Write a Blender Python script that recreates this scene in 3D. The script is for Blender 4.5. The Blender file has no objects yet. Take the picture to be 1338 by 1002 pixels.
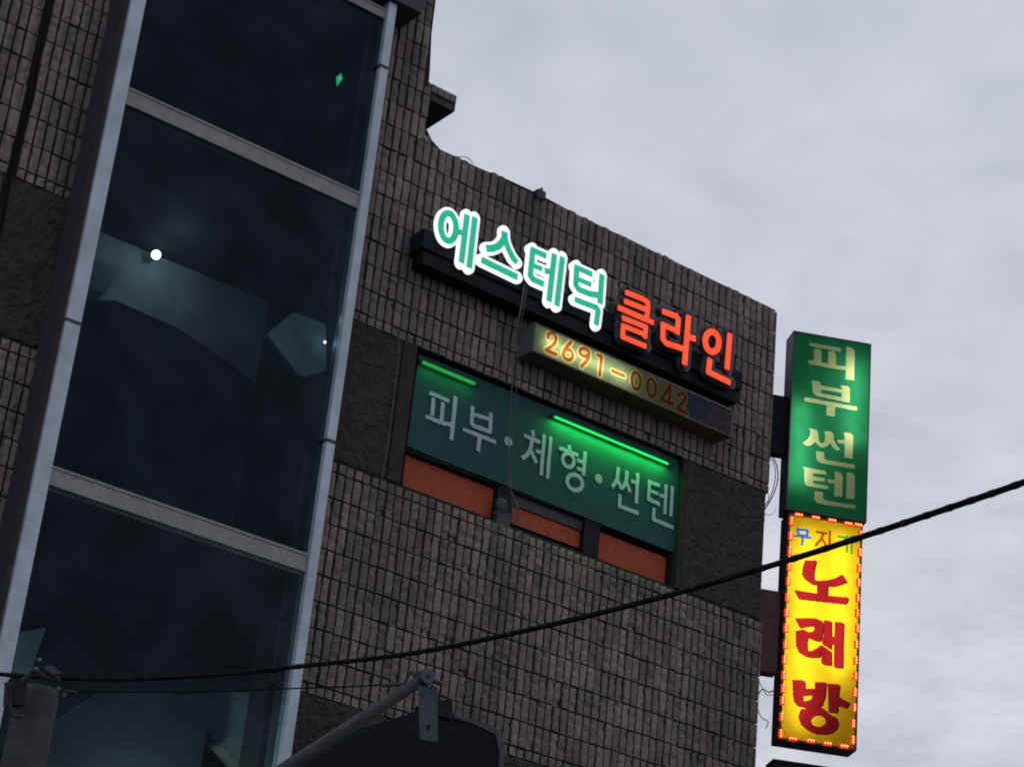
import bpy, math, random
from mathutils import Vector, Matrix, noise
from math import radians, sin, cos, tan, pi, sqrt, floor
random.seed(7)
S = bpy.context.scene
COL = S.collection

# ------------------------------------------------------------------ camera
CAM_Z = 1.6
ROLL, PITCH, YAW, FPX = radians(5.99268), radians(25.1911), radians(35.30565), 2835.37
F_ = Vector((sin(YAW) * cos(PITCH), cos(YAW) * cos(PITCH), sin(PITCH)))
r0 = Vector((cos(YAW), -sin(YAW), 0)); u0 = r0.cross(F_)
R_ = r0 * cos(ROLL) + u0 * sin(ROLL); U_ = -r0 * sin(ROLL) + u0 * cos(ROLL)
CAM = Vector((0, 0, CAM_Z))
cd = bpy.data.cameras.new('camera'); cam = bpy.data.objects.new('camera', cd); COL.objects.link(cam)
M = Matrix((( R_.x, U_.x, -F_.x, 0), (R_.y, U_.y, -F_.y, 0), (R_.z, U_.z, -F_.z, CAM_Z), (0, 0, 0, 1)))
cam.matrix_world = M
cd.sensor_width = 36; cd.lens = FPX * 36 / 1338; cd.clip_start = .1; cd.clip_end = 2000
S.camera = cam

# ------------------------------------------------------------------ sky, sun, exposure
SUN_EL, SUN_AZ = radians(6), radians(35)
w = bpy.data.worlds.new('World'); S.world = w; w.use_nodes = True
nt = w.node_tree; nt.nodes.clear()
def N(t, **k):
    n = nt.nodes.new(t)
    for a, b in k.items(): setattr(n, a, b)
    return n
L = lambda a, b: nt.links.new(a, b)
out = N('ShaderNodeOutputWorld'); bg = N('ShaderNodeBackground'); L(bg.outputs[0], out.inputs[0])
sky = N('ShaderNodeTexSky', sky_type='NISHITA', sun_disc=False, sun_elevation=SUN_EL, sun_rotation=SUN_AZ)
tc = N('ShaderNodeTexCoord'); sep = N('ShaderNodeSeparateXYZ'); L(tc.outputs['Generated'], sep.inputs[0])
zc = N('ShaderNodeMath', operation='MAXIMUM'); zc.inputs[1].default_value = 0; L(sep.outputs[2], zc.inputs[0])
za = N('ShaderNodeMath', operation='ADD'); za.inputs[1].default_value = .22; L(zc.outputs[0], za.inputs[0])
dv = N('ShaderNodeVectorMath', operation='DIVIDE'); L(tc.outputs['Generated'], dv.inputs[0])
cmb = N('ShaderNodeCombineXYZ'); L(za.outputs[0], cmb.inputs[0]); L(za.outputs[0], cmb.inputs[1]); cmb.inputs[2].default_value = 1
L(cmb.outputs[0], dv.inputs[1])
def cloud(scale, detail, rough, loc, dist=0.):
    mp = N('ShaderNodeMapping'); mp.inputs['Location'].default_value = loc; mp.inputs['Scale'].default_value = (1, 1, .35)
    mp.inputs['Rotation'].default_value = (0, 0, radians(25))
    n = N('ShaderNodeTexNoise'); n.inputs['Scale'].default_value = scale; n.inputs['Detail'].default_value = detail
    n.inputs['Roughness'].default_value = rough; n.inputs['Distortion'].default_value = dist
    L(dv.outputs[0], mp.inputs[0]); L(mp.outputs[0], n.inputs[0]); return n
c1 = cloud(3.2, 5, .55, (3.1, 1.7, 0)); c2 = cloud(11, 4, .55, (0, 5, 2), .3)
mx = N('ShaderNodeMix', data_type='FLOAT'); mx.inputs[0].default_value = .42; L(c1.outputs[0], mx.inputs[2]); L(c2.outputs[0], mx.inputs[3])
# broken cloud towards the horizon, smoother veil overhead
con = N('ShaderNodeMapRange'); con.inputs[1].default_value = .15; con.inputs[2].default_value = .62; con.inputs[3].default_value = 2.1; con.inputs[4].default_value = .7
L(sep.outputs[2], con.inputs[0])
sb = N('ShaderNodeMath', operation='SUBTRACT'); sb.inputs[1].default_value = .5; L(mx.outputs[0], sb.inputs[0])
ml = N('ShaderNodeMath', operation='MULTIPLY'); L(sb.outputs[0], ml.inputs[0]); L(con.outputs[0], ml.inputs[1])
ad = N('ShaderNodeMath', operation='ADD'); ad.inputs[1].default_value = .5; L(ml.outputs[0], ad.inputs[0])
rmp = N('ShaderNodeValToRGB'); L(ad.outputs[0], rmp.inputs[0])
e = rmp.color_ramp.elements; e[0].position = .30; e[0].color = (.45, .48, .585, 1); e[1].position = .72; e[1].color = (.71, .72, .79, 1)
m_ = e.new(.5); m_.color = (.575, .605, .71, 1)
skm = N('ShaderNodeMix', data_type='RGBA', blend_type='MIX'); skm.inputs[0].default_value = .93
sks = N('ShaderNodeMix', data_type='RGBA', blend_type='MULTIPLY'); sks.inputs[0].default_value = 1; sks.inputs[7].default_value = (.1, .1, .1, 1)
L(sky.outputs[0], sks.inputs[6]); L(sks.outputs[2], skm.inputs[6]); L(rmp.outputs[0], skm.inputs[7])
L(skm.outputs[2], bg.inputs[0]); bg.inputs[1].default_value = 1.0

sl = bpy.data.lights.new('sun', 'SUN'); sl.energy = .25; sl.angle = radians(20); sl.color = (1, .9, .82)
so = bpy.data.objects.new('sun', sl); COL.objects.link(so)
so.rotation_euler = (pi / 2 - SUN_EL, 0, pi - SUN_AZ); so.location = (0, 0, 30)
S.view_settings.view_transform = 'Standard'; S.view_settings.look = 'None'
S.view_settings.exposure = 0; S.view_settings.gamma = 1; S.view_settings.use_curve_mapping = False
S.cycles.max_bounces = 8; S.cycles.diffuse_bounces = 4; S.cycles.transparent_max_bounces = 16
S.cycles.sample_clamp_indirect = 4; S.cycles.use_denoising = True; S.cycles.filter_width = 1.95

# ------------------------------------------------------------------ projection helpers (photo pixel -> a plane in the place)
D = 14.35
def ray(x, y): return (F_ * FPX + R_ * (x - 669) - U_ * (y - 501)).normalized()
def at(x, y, Y=D):
    d = ray(x, y); return CAM + d * (Y / d.y)
def atd(x, y, dep):
    d = ray(x, y); return CAM + d * (dep / d.dot(F_))
def proj(p):
    v = p - CAM; f = v.dot(F_); return 669 + FPX * v.dot(R_) / f, 501 - FPX * v.dot(U_) / f, f
Z = lambda wl: wl + CAM_Z          # heights measured from the lens

# ------------------------------------------------------------------ materials
def mat(name, c, rough=.7, metal=0., var=.25, scale=12., bump=0., bscale=60., emit=None, es=0., spec=.4, island=0., wet=None):
    m = bpy.data.materials.new(name); m.use_nodes = True; t = m.node_tree; b = t.nodes['Principled BSDF']
    b.inputs['Roughness'].default_value = rough; b.inputs['Metallic'].default_value = metal
    b.inputs['Specular IOR Level'].default_value = spec
    geo = t.nodes.new('ShaderNodeNewGeometry')
    n = t.nodes.new('ShaderNodeTexNoise'); n.inputs['Scale'].default_value = scale; n.inputs['Detail'].default_value = 6; n.inputs['Roughness'].default_value = .65
    t.links.new(geo.outputs['Position'], n.inputs['Vector'])
    mr = t.nodes.new('ShaderNodeMapRange'); mr.inputs[1].default_value = .3; mr.inputs[2].default_value = .7
    mr.inputs[3].default_value = 1 - var; mr.inputs[4].default_value = 1 + var; t.links.new(n.outputs[0], mr.inputs[0])
    v = t.nodes.new('ShaderNodeVectorMath'); v.operation = 'SCALE'; v.inputs[0].default_value = c; t.links.new(mr.outputs[0], v.inputs['Scale'])
    t.links.new(v.outputs[0], b.inputs['Base Color'])
    if bump:
        n2 = t.nodes.new('ShaderNodeTexNoise'); n2.inputs['Scale'].default_value = bscale; n2.inputs['Detail'].default_value = 5
        t.links.new(geo.outputs['Position'], n2.inputs['Vector'])
        bp = t.nodes.new('ShaderNodeBump'); bp.inputs['Strength'].default_value = bump; bp.inputs['Distance'].default_value = .01
        t.links.new(n2.outputs[0], bp.inputs['Height']); t.links.new(bp.outputs[0], b.inputs['Normal'])
    if emit:
        b.inputs['Emission Color'].default_value = (*emit, 1); b.inputs['Emission Strength'].default_value = es
    return m
def tile_mat(pu, pw):
    """one colour per tile: white noise on the tile cell, plus grain, soot streaks and a warm/cool drift"""
    m = mat('split_tile', (1, 1, 1), .9, 0, .30, 34, .5, 160, spec=.15); t = m.node_tree; b = t.nodes['Principled BSDF']
    geo = [n for n in t.nodes if n.type == 'NEW_GEOMETRY'][0]; base = b.inputs['Base Color'].links[0].from_socket
    off = t.nodes.new('ShaderNodeVectorMath'); off.operation = 'ADD'; off.inputs[1].default_value = (-13.31 + 200 * pu, 0, -(Z(8.345)) + 100 * pw)
    dvv = t.nodes.new('ShaderNodeVectorMath'); dvv.operation = 'DIVIDE'; dvv.inputs[1].default_value = (pu, 1, pw)
    fl = t.nodes.new('ShaderNodeVectorMath'); fl.operation = 'FLOOR'; mulv = t.nodes.new('ShaderNodeVectorMath'); mulv.operation = 'MULTIPLY'; mulv.inputs[1].default_value = (1, 0, 1)
    wn = t.nodes.new('ShaderNodeTexWhiteNoise'); wn.noise_dimensions = '3D'
    t.links.new(geo.outputs['Position'], off.inputs[0]); t.links.new(off.outputs[0], dvv.inputs[0]); t.links.new(dvv.outputs[0], fl.inputs[0])
    t.links.new(fl.outputs[0], mulv.inputs[0]); t.links.new(mulv.outputs[0], wn.inputs[0])
    cr = t.nodes.new('ShaderNodeValToRGB'); e = cr.color_ramp.elements
    e[0].color = (.158, .134, .112, 1); e[1].color = (.252, .218, .186, 1)
    x = e.new(.45); x.color = (.195, .167, .140, 1); x = e.new(.8); x.color = (.226, .184, .152, 1)
    t.links.new(wn.outputs['Value'], cr.inputs[0])
    big = t.nodes.new('ShaderNodeTexNoise'); big.inputs['Scale'].default_value = .9; big.inputs['Detail'].default_value = 5
    mp = t.nodes.new('ShaderNodeMapping'); mp.inputs['Scale'].default_value = (1.6, 1, .5); t.links.new(geo.outputs['Position'], mp.inputs[0]); t.links.new(mp.outputs[0], big.inputs['Vector'])
    mr = t.nodes.new('ShaderNodeMapRange'); mr.inputs[1].default_value = .35; mr.inputs[2].default_value = .65; mr.inputs[3].default_value = .72; mr.inputs[4].default_value = 1.18
    t.links.new(big.outputs[0], mr.inputs[0])
    m1 = t.nodes.new('ShaderNodeVectorMath'); m1.operation = 'MULTIPLY'; t.links.new(base, m1.inputs[0]); t.links.new(cr.outputs[0], m1.inputs[1])
    m2 = t.nodes.new('ShaderNodeVectorMath'); m2.operation = 'SCALE'; t.links.new(m1.outputs[0], m2.inputs[0]); t.links.new(mr.outputs[0], m2.inputs['Scale'])
    st = t.nodes.new('ShaderNodeTexNoise'); st.inputs['Scale'].default_value = 1; st.inputs['Detail'].default_value = 4
    mp2 = t.nodes.new('ShaderNodeMapping'); mp2.inputs['Scale'].default_value = (7, 1, .45); t.links.new(geo.outputs['Position'], mp2.inputs[0]); t.links.new(mp2.outputs[0], st.inputs['Vector'])
    mr2 = t.nodes.new('ShaderNodeMapRange'); mr2.inputs[1].default_value = .38; mr2.inputs[2].default_value = .58; mr2.inputs[3].default_value = .88; mr2.inputs[4].default_value = 1.06
    t.links.new(st.outputs[0], mr2.inputs[0])
    m3 = t.nodes.new('ShaderNodeVectorMath'); m3.operation = 'SCALE'; t.links.new(m2.outputs[0], m3.inputs[0]); t.links.new(mr2.outputs[0], m3.inputs['Scale'])
    t.links.new(m3.outputs[0], b.inputs['Base Color']); return m
def glow(name, c, s):
    m = bpy.data.materials.new(name); m.use_nodes = True; t = m.node_tree; b = t.nodes['Principled BSDF']
    b.inputs['Base Color'].default_value = (*[.02*x for x in c], 1); b.inputs['Roughness'].default_value = .4
    b.inputs['Emission Color'].default_value = (*c, 1); b.inputs['Emission Strength'].default_value = s; return m
def lightsheet(name, c, refl=.35, var=.12, vs=9.):
    """translucent acrylic sheet: passes the light of the tubes behind it, also scatters daylight"""
    m = bpy.data.materials.new(name); m.use_nodes = True; t = m.node_tree; t.nodes.clear()
    o = t.nodes.new('ShaderNodeOutputMaterial'); tr = t.nodes.new('ShaderNodeBsdfTranslucent'); df = t.nodes.new('ShaderNodeBsdfDiffuse')
    geo = t.nodes.new('ShaderNodeNewGeometry'); n = t.nodes.new('ShaderNodeTexNoise'); n.inputs['Scale'].default_value = vs; n.inputs['Detail'].default_value = 5
    t.links.new(geo.outputs['Position'], n.inputs['Vector'])
    mr = t.nodes.new('ShaderNodeMapRange'); mr.inputs[1].default_value = .3; mr.inputs[2].default_value = .7; mr.inputs[3].default_value = 1 - var; mr.inputs[4].default_value = 1 + var
    t.links.new(n.outputs[0], mr.inputs[0])
    v = t.nodes.new('ShaderNodeVectorMath'); v.operation = 'SCALE'; v.inputs[0].default_value = c; t.links.new(mr.outputs[0], v.inputs['Scale'])
    t.links.new(v.outputs[0], tr.inputs[0])
    v2 = t.nodes.new('ShaderNodeVectorMath'); v2.operation = 'SCALE'; v2.inputs[0].default_value = c; v2.inputs['Scale'].default_value = refl
    t.links.new(v2.outputs[0], df.inputs[0])
    a = t.nodes.new('ShaderNodeAddShader'); t.links.new(tr.outputs[0], a.inputs[0]); t.links.new(df.outputs[0], a.inputs[1]); t.links.new(a.outputs[0], o.inputs[0])
    return m

PU = .0845
MT = dict(
    tile=tile_mat(PU, .238),
    mortar=mat('dark_mortar', (.017, .015, .014), .95, var=.3, bump=.4),
    rough=mat('rough_stone', (.055, .047, .040), .95, var=.35, scale=16, bump=.7, bscale=90, spec=.1),
    jamb=mat('jamb_render', (.046, .040, .036), .95, var=.35, scale=14, bump=.6, bscale=70, spec=.1),
    side=mat('bay_side_panel', (.060, .058, .062), .8, var=.35, scale=9, bump=.2),
    alu=mat('weathered_aluminium', (.47, .53, .60), .5, .0, var=.22, scale=3.5, bump=.1),
    trans=mat('grey_transom_paint', (.27, .26, .26), .75, var=.18, scale=10, bump=.15),
    dark=mat('dark_metal', (.035, .037, .043), .55, var=.25),
    darkp=mat('dark_purple_metal', (.055, .040, .050), .6, var=.3),
    red_dark=mat('dark_red_metal', (.075, .028, .034), .65, var=.4, scale=14),
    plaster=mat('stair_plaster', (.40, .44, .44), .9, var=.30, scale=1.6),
    stairunlit=mat('stair_soffit', (.009, .011, .014), .9, var=.2),  # near-black: the unlit ceiling and upper wall have their dark in the colour
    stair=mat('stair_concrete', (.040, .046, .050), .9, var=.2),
    stairlit=mat('stair_lit_tone', (.42, .50, .47), .9, var=.35, scale=2.5),  # pale stair copy: lamplight on the undersides put into the colour
    banner=mat('green_banner_cloth', (.010, .066, .061), .8, var=.12, scale=7, bump=.08, bscale=30),
    bannertxt=mat('faded_white_print', (.40, .48, .50), .8, var=.12, scale=20),
    orange=mat('orange_blind', (.36, .070, .030), .85, var=.2, scale=18),
    frame=mat('window_frame_black', (.013, .012, .016), .7, var=.2, spec=.15),
    box=mat('letter_raceway_paint', (.015, .018, .027), .85, var=.2, spec=.1),
    boxunder=mat('sign_case_brown', (.12, .085, .075), .8, var=.25, scale=16),
    greybox=mat('sign_case_grey', (.13, .125, .13), .75, var=.25),
    cable=mat('black_cable', (.010, .008, .009), .9, var=.2, scale=30, bump=.4, bscale=40, spec=.1),
    wirelt=mat('grey_cable', (.10, .11, .125), .6, var=.2),
    conc=mat('pole_concrete', (.050, .052, .055), .95, var=.25, scale=7, bump=.4, bscale=50),
    steel=mat('galvanised_steel', (.14, .155, .175), .6, .3, var=.25, scale=20),
    armst=mat('weathered_steel_pipe', (.058, .062, .060), .8, .0, var=.3, scale=20, bump=.3),
    white=mat('tube_case_white', (.6, .6, .62), .6, var=.1),
    asphalt=mat('asphalt', (.05, .05, .052), .95, var=.3, scale=3, bump=.3),
    hood=mat('dark_canopy_sheet', (.014, .016, .020), .95, var=.22, scale=8, bump=.2, bscale=20, spec=.08),
)
gm = bpy.data.materials.new('tinted_glass'); gm.use_nodes = True; t = gm.node_tree; t.nodes.clear()
o = t.nodes.new('ShaderNodeOutputMaterial'); tr = t.nodes.new('ShaderNodeBsdfTransparent'); gl = t.nodes.new('ShaderNodeBsdfGlossy')
tr.inputs[0].default_value = (.58, .66, .70, 1); gl.inputs[0].default_value = (.13, .165, .205, 1); gl.inputs['Roughness'].default_value = .03
lw = t.nodes.new('ShaderNodeLayerWeight'); lw.inputs[0].default_value = .5
pw_ = t.nodes.new('ShaderNodeMath'); pw_.operation = 'POWER'; pw_.inputs[1].default_value = 5; t.links.new(lw.outputs['Facing'], pw_.inputs[0])
gn = t.nodes.new('ShaderNodeTexNoise'); gn.inputs['Scale'].default_value = 2.2; gn.inputs['Detail'].default_value = 6; gg = t.nodes.new('ShaderNodeNewGeometry'); t.links.new(gg.outputs['Position'], gn.inputs['Vector'])
gr = t.nodes.new('ShaderNodeMapRange'); gr.inputs[1].default_value = .35; gr.inputs[2].default_value = .7; gr.inputs[3].default_value = .035; gr.inputs[4].default_value = .075; t.links.new(gn.outputs[0], gr.inputs[0])
fr = t.nodes.new('ShaderNodeMath'); fr.operation = 'ADD'; t.links.new(pw_.outputs[0], fr.inputs[0]); t.links.new(gr.outputs[0], fr.inputs[1]); mxs = t.nodes.new('ShaderNodeMixShader')
gw_ = t.nodes.new('ShaderNodeTexNoise'); gw_.inputs['Scale'].default_value = 1.1; t.links.new(gg.outputs['Position'], gw_.inputs['Vector'])
gb = t.nodes.new('ShaderNodeBump'); gb.inputs['Strength'].default_value = .25; gb.inputs['Distance'].default_value = .05; t.links.new(gw_.outputs[0], gb.inputs['Height']); t.links.new(gb.outputs[0], gl.inputs['Normal'])
t.links.new(fr.outputs[0], mxs.inputs[0]); t.links.new(tr.outputs[0], mxs.inputs[1]); t.links.new(gl.outputs[0], mxs.inputs[2]); t.links.new(mxs.outputs[0], o.inputs[0])
MT['glass'] = gm

# ------------------------------------------------------------------ mesh builder
class MB:
    def __init__(s): s.v = []; s.f = []
    def hexa(s, p):            # 8 corners: 4 of one face, 4 of the other in the same order
        b = len(s.v); s.v += [tuple(q) for q in p]
        s.f += [(b, b+1, b+2, b+3), (b+7, b+6, b+5, b+4)] + [(b+i, b+4+i, b+4+(i+1) % 4, b+(i+1) % 4) for i in range(4)]
    def box(s, x0, x1, y0, y1, z0, z1):
        s.hexa([(x0,y0,z0),(x1,y0,z0),(x1,y0,z1),(x0,y0,z1),(x0,y1,z0),(x1,y1,z0),(x1,y1,z1),(x0,y1,z1)])
    def prism(s, pts, ext):
        b = len(s.v); n = len(pts); ext = Vector(ext)
        s.v += [tuple(q) for q in pts] + [tuple(Vector(q) + ext) for q in pts]
        s.f += [tuple(range(b, b+n)), tuple(range(b+2*n-1, b+n-1, -1))] + [(b+i, b+n+i, b+n+(i+1) % n, b+(i+1) % n) for i in range(n)]
    def quad(s, *p):
        b = len(s.v); s.v += [tuple(q) for q in p]; s.f.append(tuple(range(b, b+len(p))))
    def tube(s, pts, rad, n=8, caps=True):
        pts = [Vector(p) for p in pts]; b = len(s.v); rr = rad if isinstance(rad, (list, tuple)) else [rad]*len(pts)
        for i, p in enumerate(pts):
            d = (pts[min(i+1, len(pts)-1)] - pts[max(i-1, 0)]).normalized()
            a = d.cross(Vector((0, 0, 1))); a = a if a.length > .05 else d.cross(Vector((0, 1, 0))); a.normalize(); c = d.cross(a)
            for k in range(n):
                an = 2*pi*k/n; s.v.append(tuple(p + (a*cos(an) + c*sin(an))*rr[i]))
        for i in range(len(pts)-1):
            for k in range(n):
                s.f.append((b+i*n+k, b+i*n+(k+1) % n, b+(i+1)*n+(k+1) % n, b+(i+1)*n+k))
        if caps:
            s.f.append(tuple(b+k for k in range(n))[::-1]); s.f.append(tuple(b+(len(pts)-1)*n+k for k in range(n)))
    def ball(s, c, r, n=8, m=6, sq=(1, 1, 1)):
        c = Vector(c); b = len(s.v)
        for i in range(m+1):
            th = pi*i/m
            for k in range(n):
                s.v.append((c.x+r*sq[0]*sin(th)*cos(2*pi*k/n), c.y+r*sq[1]*sin(th)*sin(2*pi*k/n), c.z+r*sq[2]*cos(th)))
        for i in range(m):
            for k in range(n): s.f.append((b+i*n+k, b+(i+1)*n+k, b+(i+1)*n+(k+1) % n, b+i*n+(k+1) % n))
    def mesh(s, name, m, smooth=False):
        me = bpy.data.meshes.new(name); me.from_pydata(s.v, [], s.f); me.materials.append(m); me.validate(); me.update()
        if smooth:
            for p in me.polygons: p.use_smooth = True
        return me
    def build(s, name, m, parent=None, smooth=False, **tags):
        return link(name, s.mesh(name, m, smooth), parent, **tags)
def link(name, me, parent=None, **tags):
    o = bpy.data.objects.new(name, me); COL.objects.link(o)
    if parent is not None:
        o.parent = parent; o.matrix_parent_inverse = Matrix.Translation(-parent.location) if parent.type == 'EMPTY' else Matrix.Identity(4)
    for k, v in tags.items(): o[k] = v
    return o
def thing(name, loc, label, cat, group=None):
    o = bpy.data.objects.new(name, None); COL.objects.link(o); o.location = loc; o.empty_display_size = .2
    o['label'] = label; o['category'] = cat
    if group: o['group'] = group
    return o
def spline(pts, k=6):
    P = [Vector(p) for p in pts]; out = []
    for i in range(len(P)-1):
        a, b, c, d = P[max(i-1, 0)], P[i], P[i+1], P[min(i+2, len(P)-1)]
        for j in range(k):
            t = j/k; out.append(.5*((2*b) + (c-a)*t + (2*a-5*b+4*c-d)*t*t + (3*b-a-3*c+d)*t**3))
    return out + [P[-1]]

# ------------------------------------------------------------------ ground
g = MB(); g.box(-400, 400, -400, 400, -.5, 0); g.build('ground', MT['asphalt'], kind='structure')

# ------------------------------------------------------------------ building
BL, BR = 5.755, 8.165            # the glazed stair bay
CR = 13.31                       # street corner of the facade
EX, EY = cos(radians(-27)), sin(radians(-27))       # across the street facade
FX, FY = -EY, EX                 # along the street facade, away from us
B = thing('building', (9, D, 0), 'dark building clad in upright grey-brown split tiles with a glazed stair bay', 'building')
WT = [(558, 170), (564.7, 184), (575.5, 196), (600, 207.5), (627, 220.5), (665, 236), (702, 253), (759, 283.5)]
curve = [at(x, y, D) for x, y in WT]
curve2 = [(8.900, curve[0].z + .25), (8.915, curve[0].z + .08)] + [(p.x, p.z) for p in curve]
TOP = Z(10.246)
def outline(u):
    if u < 8.83: return Z(14.2)
    pts = [(8.83, Z(14.2)), (8.85, Z(11.4)), (8.885, Z(11.0))] + curve2 + [(20, TOP)]
    for (a, b), (c, d) in zip(pts, pts[1:]):
        if a <= u <= c: return b + (d-b)*(u-a)/max(c-a, 1e-6)
    return TOP
yb = D + .012                     # mortar face; tiles stand proud of it
wl = MB()
WB0, WB1, WX0, WX1 = Z(6.95), Z(8.25), 9.12, 12.235
poly = [(BR, WB1), (CR, WB1), (CR, TOP)] + [(u, z) for u, z in reversed(curve2[:-1] + [(curve2[-1][0], TOP)])] + [(8.885, Z(11.0)), (8.85, Z(11.4)), (8.83, Z(14.2)), (BR, Z(14.2))]
wl.prism([(u, yb, z) for u, z in poly], (0, .3, 0))
wl.box(BR, CR, yb, yb+.3, 0, WB0)
wl.box(BR, WX0, yb, yb+.3, WB0, WB1); wl.box(WX1, CR, yb, yb+.3, WB0, WB1)
wl.box(2.2, BL, yb, yb+.3, 0, Z(14.2))
# street facade beyond the corner, roof, rear and stair tower sides
c0 = Vector((CR, yb+.3)); fd = Vector((FX, FY)); nd = Vector((-EX, -EY))
q = [c0 + nd*.0, c0 + fd*9, c0 + fd*9 + nd*.3, c0 + nd*.3]
wl.prism([(p.x, p.y, 0) for p in q], (0, 0, TOP - .003))
wl.box(8.80, BR+.715, yb+.3, yb+4, Z(9.51), Z(14.19)); wl.box(BL+.01, 8.80, yb+3.9, yb+4, Z(9.51), Z(14.19)); wl.box(BL-.2, 8.79, yb+.301, yb+3.9, Z(14), Z(14.1)); wl.box(2.2, 16, 22, 22.3, 0, Z(10.2))
wl.build('wall', MT['mortar'], B)
rf = MB(); rf.box(BR+.01, 13.2, yb+.31, 21.9, Z(9.35), Z(9.5)); rf.build('roof', MT['mortar'], B)
cp = MB()
for a, b in zip(curve2, curve2[1:]):
    cp.prism([(a[0], D+.006, a[1]), (b[0], D+.006, b[1]), (b[0], D+.006, b[1]+.008), (a[0], D+.006, a[1]+.008)], (0, .31, 0))
cp.box(curve2[-1][0], CR+.004, D+.006, D+.316, TOP, TOP+.008); cp.build('coping', MT['dark'], B)

# tiles -----------------------------------------------------------
def tile_mesh(wd, h, seed, nx=2, nz=5):
    rnd = random.Random(seed); m = MB(); c = .006
    brk = rnd.choice([None, None, 1, 2, 3, 4]) if nz > 3 else None
    dep = .016 + rnd.random()*.010
    for j in range(nz+1):
        for i in range(nx+1):
            ex = 1 if i in (0, nx) else 0; ez = 1 if j in (0, nz) else 0
            y = -(dep + rnd.uniform(-.006, .006)); y += .007*(ex or ez)
            if brk and j == brk: y += .011
            x = -wd/2 + wd*i/nx + rnd.uniform(-.0022, .0022); z = -h/2 + h*j/nz + rnd.uniform(-.003, .003)
            m.v.append((x, y, z))
    W = nx+1
    for j in range(nz):
        for i in range(nx): m.f.append((j*W+i, j*W+i+1, (j+1)*W+i+1, (j+1)*W+i))
    rim = [i for i in range(W)] + [j*W+nx for j in range(1, nz+1)] + [nz*W+i for i in range(nx-1, -1, -1)] + [j*W for j in range(nz-1, 0, -1)]
    b = len(m.v)
    for r in rim: x, y, z = m.v[r]; m.v.append((x, .006, z))
    n = len(rim)
    for k in range(n): m.f.append((rim[k], b+k, b+(k+1) % n, rim[(k+1) % n]))
    return m
TW = .0635
variants = [tile_mesh(TW, 1.0, 100+i) for i in range(14)]
variants_h = [tile_mesh(TW, 1.0, 200+i, 2, 2) for i in range(6)]
rows = [(Z(8.345) + k*.238, .238) for k in range(25)] + [(Z(8.255), .090)]
rows += [(Z(6.84) - (k+1)*.225, .225) for k in range(8)] + [(Z(6.84), .095), (Z(4.951), .089)]
GAPX = (5.145, 5.235)
tiles = []
def col_positions():
    xs = []
    u = CR - PU/2
    while u > BR + .03: xs.append((u, TW)); u -= PU
    u = BL - PU/2
    while u > 4.35:
        if abs(u - 5.19) > .06: xs.append((u, TW))
        u -= PU
    xs += [(5.168, .026)]
    return xs
rw = random.Random(5)
for u, wd in col_positions():
    for z0, h in rows:
        zt = z0 + h - .015
        o1 = min(outline(u-wd*.3), outline(u+wd*.3)) - .002
        if z0 > o1 - .03: continue
        zt = min(zt, o1) if zt < o1 - .02 else o1 + rw.uniform(-.006, .014)
        if WX0 - .01 < u < WX1 + .01 and z0 >= Z(6.9) and zt < Z(8.25): continue
        tiles.append((u + rw.uniform(-.0022, .0022), wd, z0 + rw.uniform(-.002, .002), zt - z0))
def tsize(tl):
    p = proj(Vector((tl[0], D, tl[2]+tl[3]/2)))
    if not (-5 < p[0] < 1343 and -10 < p[1] < 1012): return 0
    if tl[0] < BR + .30 and tl[0] > BR: return 0          # behind the bay's mullion
    return tl[1]*tl[3]/(p[2]**2)
order = sorted(range(len(tiles)), key=lambda i: -tsize(tiles[i])); first = set(order[:300])
def put(vs, tl, tilt, dz):
    out = []
    for x, y, z in vs.v: out.append((x*tl[1]/TW, y + tilt[0]*x + tilt[1]*z*tl[3] + dz, z*tl[3]))
    return out
stuff = MB(); pool = {}
for i, tl in enumerate(tiles):
    half = tl[3] < .12; vi = rw.randrange(6 if half else 14)
    tilt = (rw.uniform(-.10, .10), rw.uniform(-.03, .03)); dz = rw.uniform(-.007, .006)
    if i in first:
        key = (half, vi, round(tl[3], 2), tl[1])
        if key not in pool:
            src = (variants_h if half else variants)[vi]; mm = MB(); mm.v = put(src, tl, tilt, 0); mm.f = src.f; pool[key] = mm.mesh('tile', MT['tile'])
        o = link('tile', pool[key], B); o.location = (tl[0], D + .010 + rw.uniform(-.007, .006), tl[2]+tl[3]/2); o.rotation_euler = (0, 0, rw.uniform(-.02, .02))
    else:
        src = (variants_h if half else variants)[vi]; b = len(stuff.v)
        stuff.v += [(x+tl[0], y+D+.010, z+tl[2]+tl[3]/2) for x, y, z in put(src, tl, tilt, dz)]
        stuff.f += [tuple(b+k for k in f) for f in src.f]
# tiles wrapped round the corner, seen edge-on
for z0, h in rows:
    for k in range(3):
        p = Vector((CR, D)) + fd*(.045 + k*PU)
        if z0 + h < TOP + .02: stuff.box(p.x-.006, p.x+.014, p.y-.03, p.y+.03, z0+.002, z0+h-.012)
stuff.build('tile_cladding', MT['tile'], B, kind='stuff')

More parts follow.
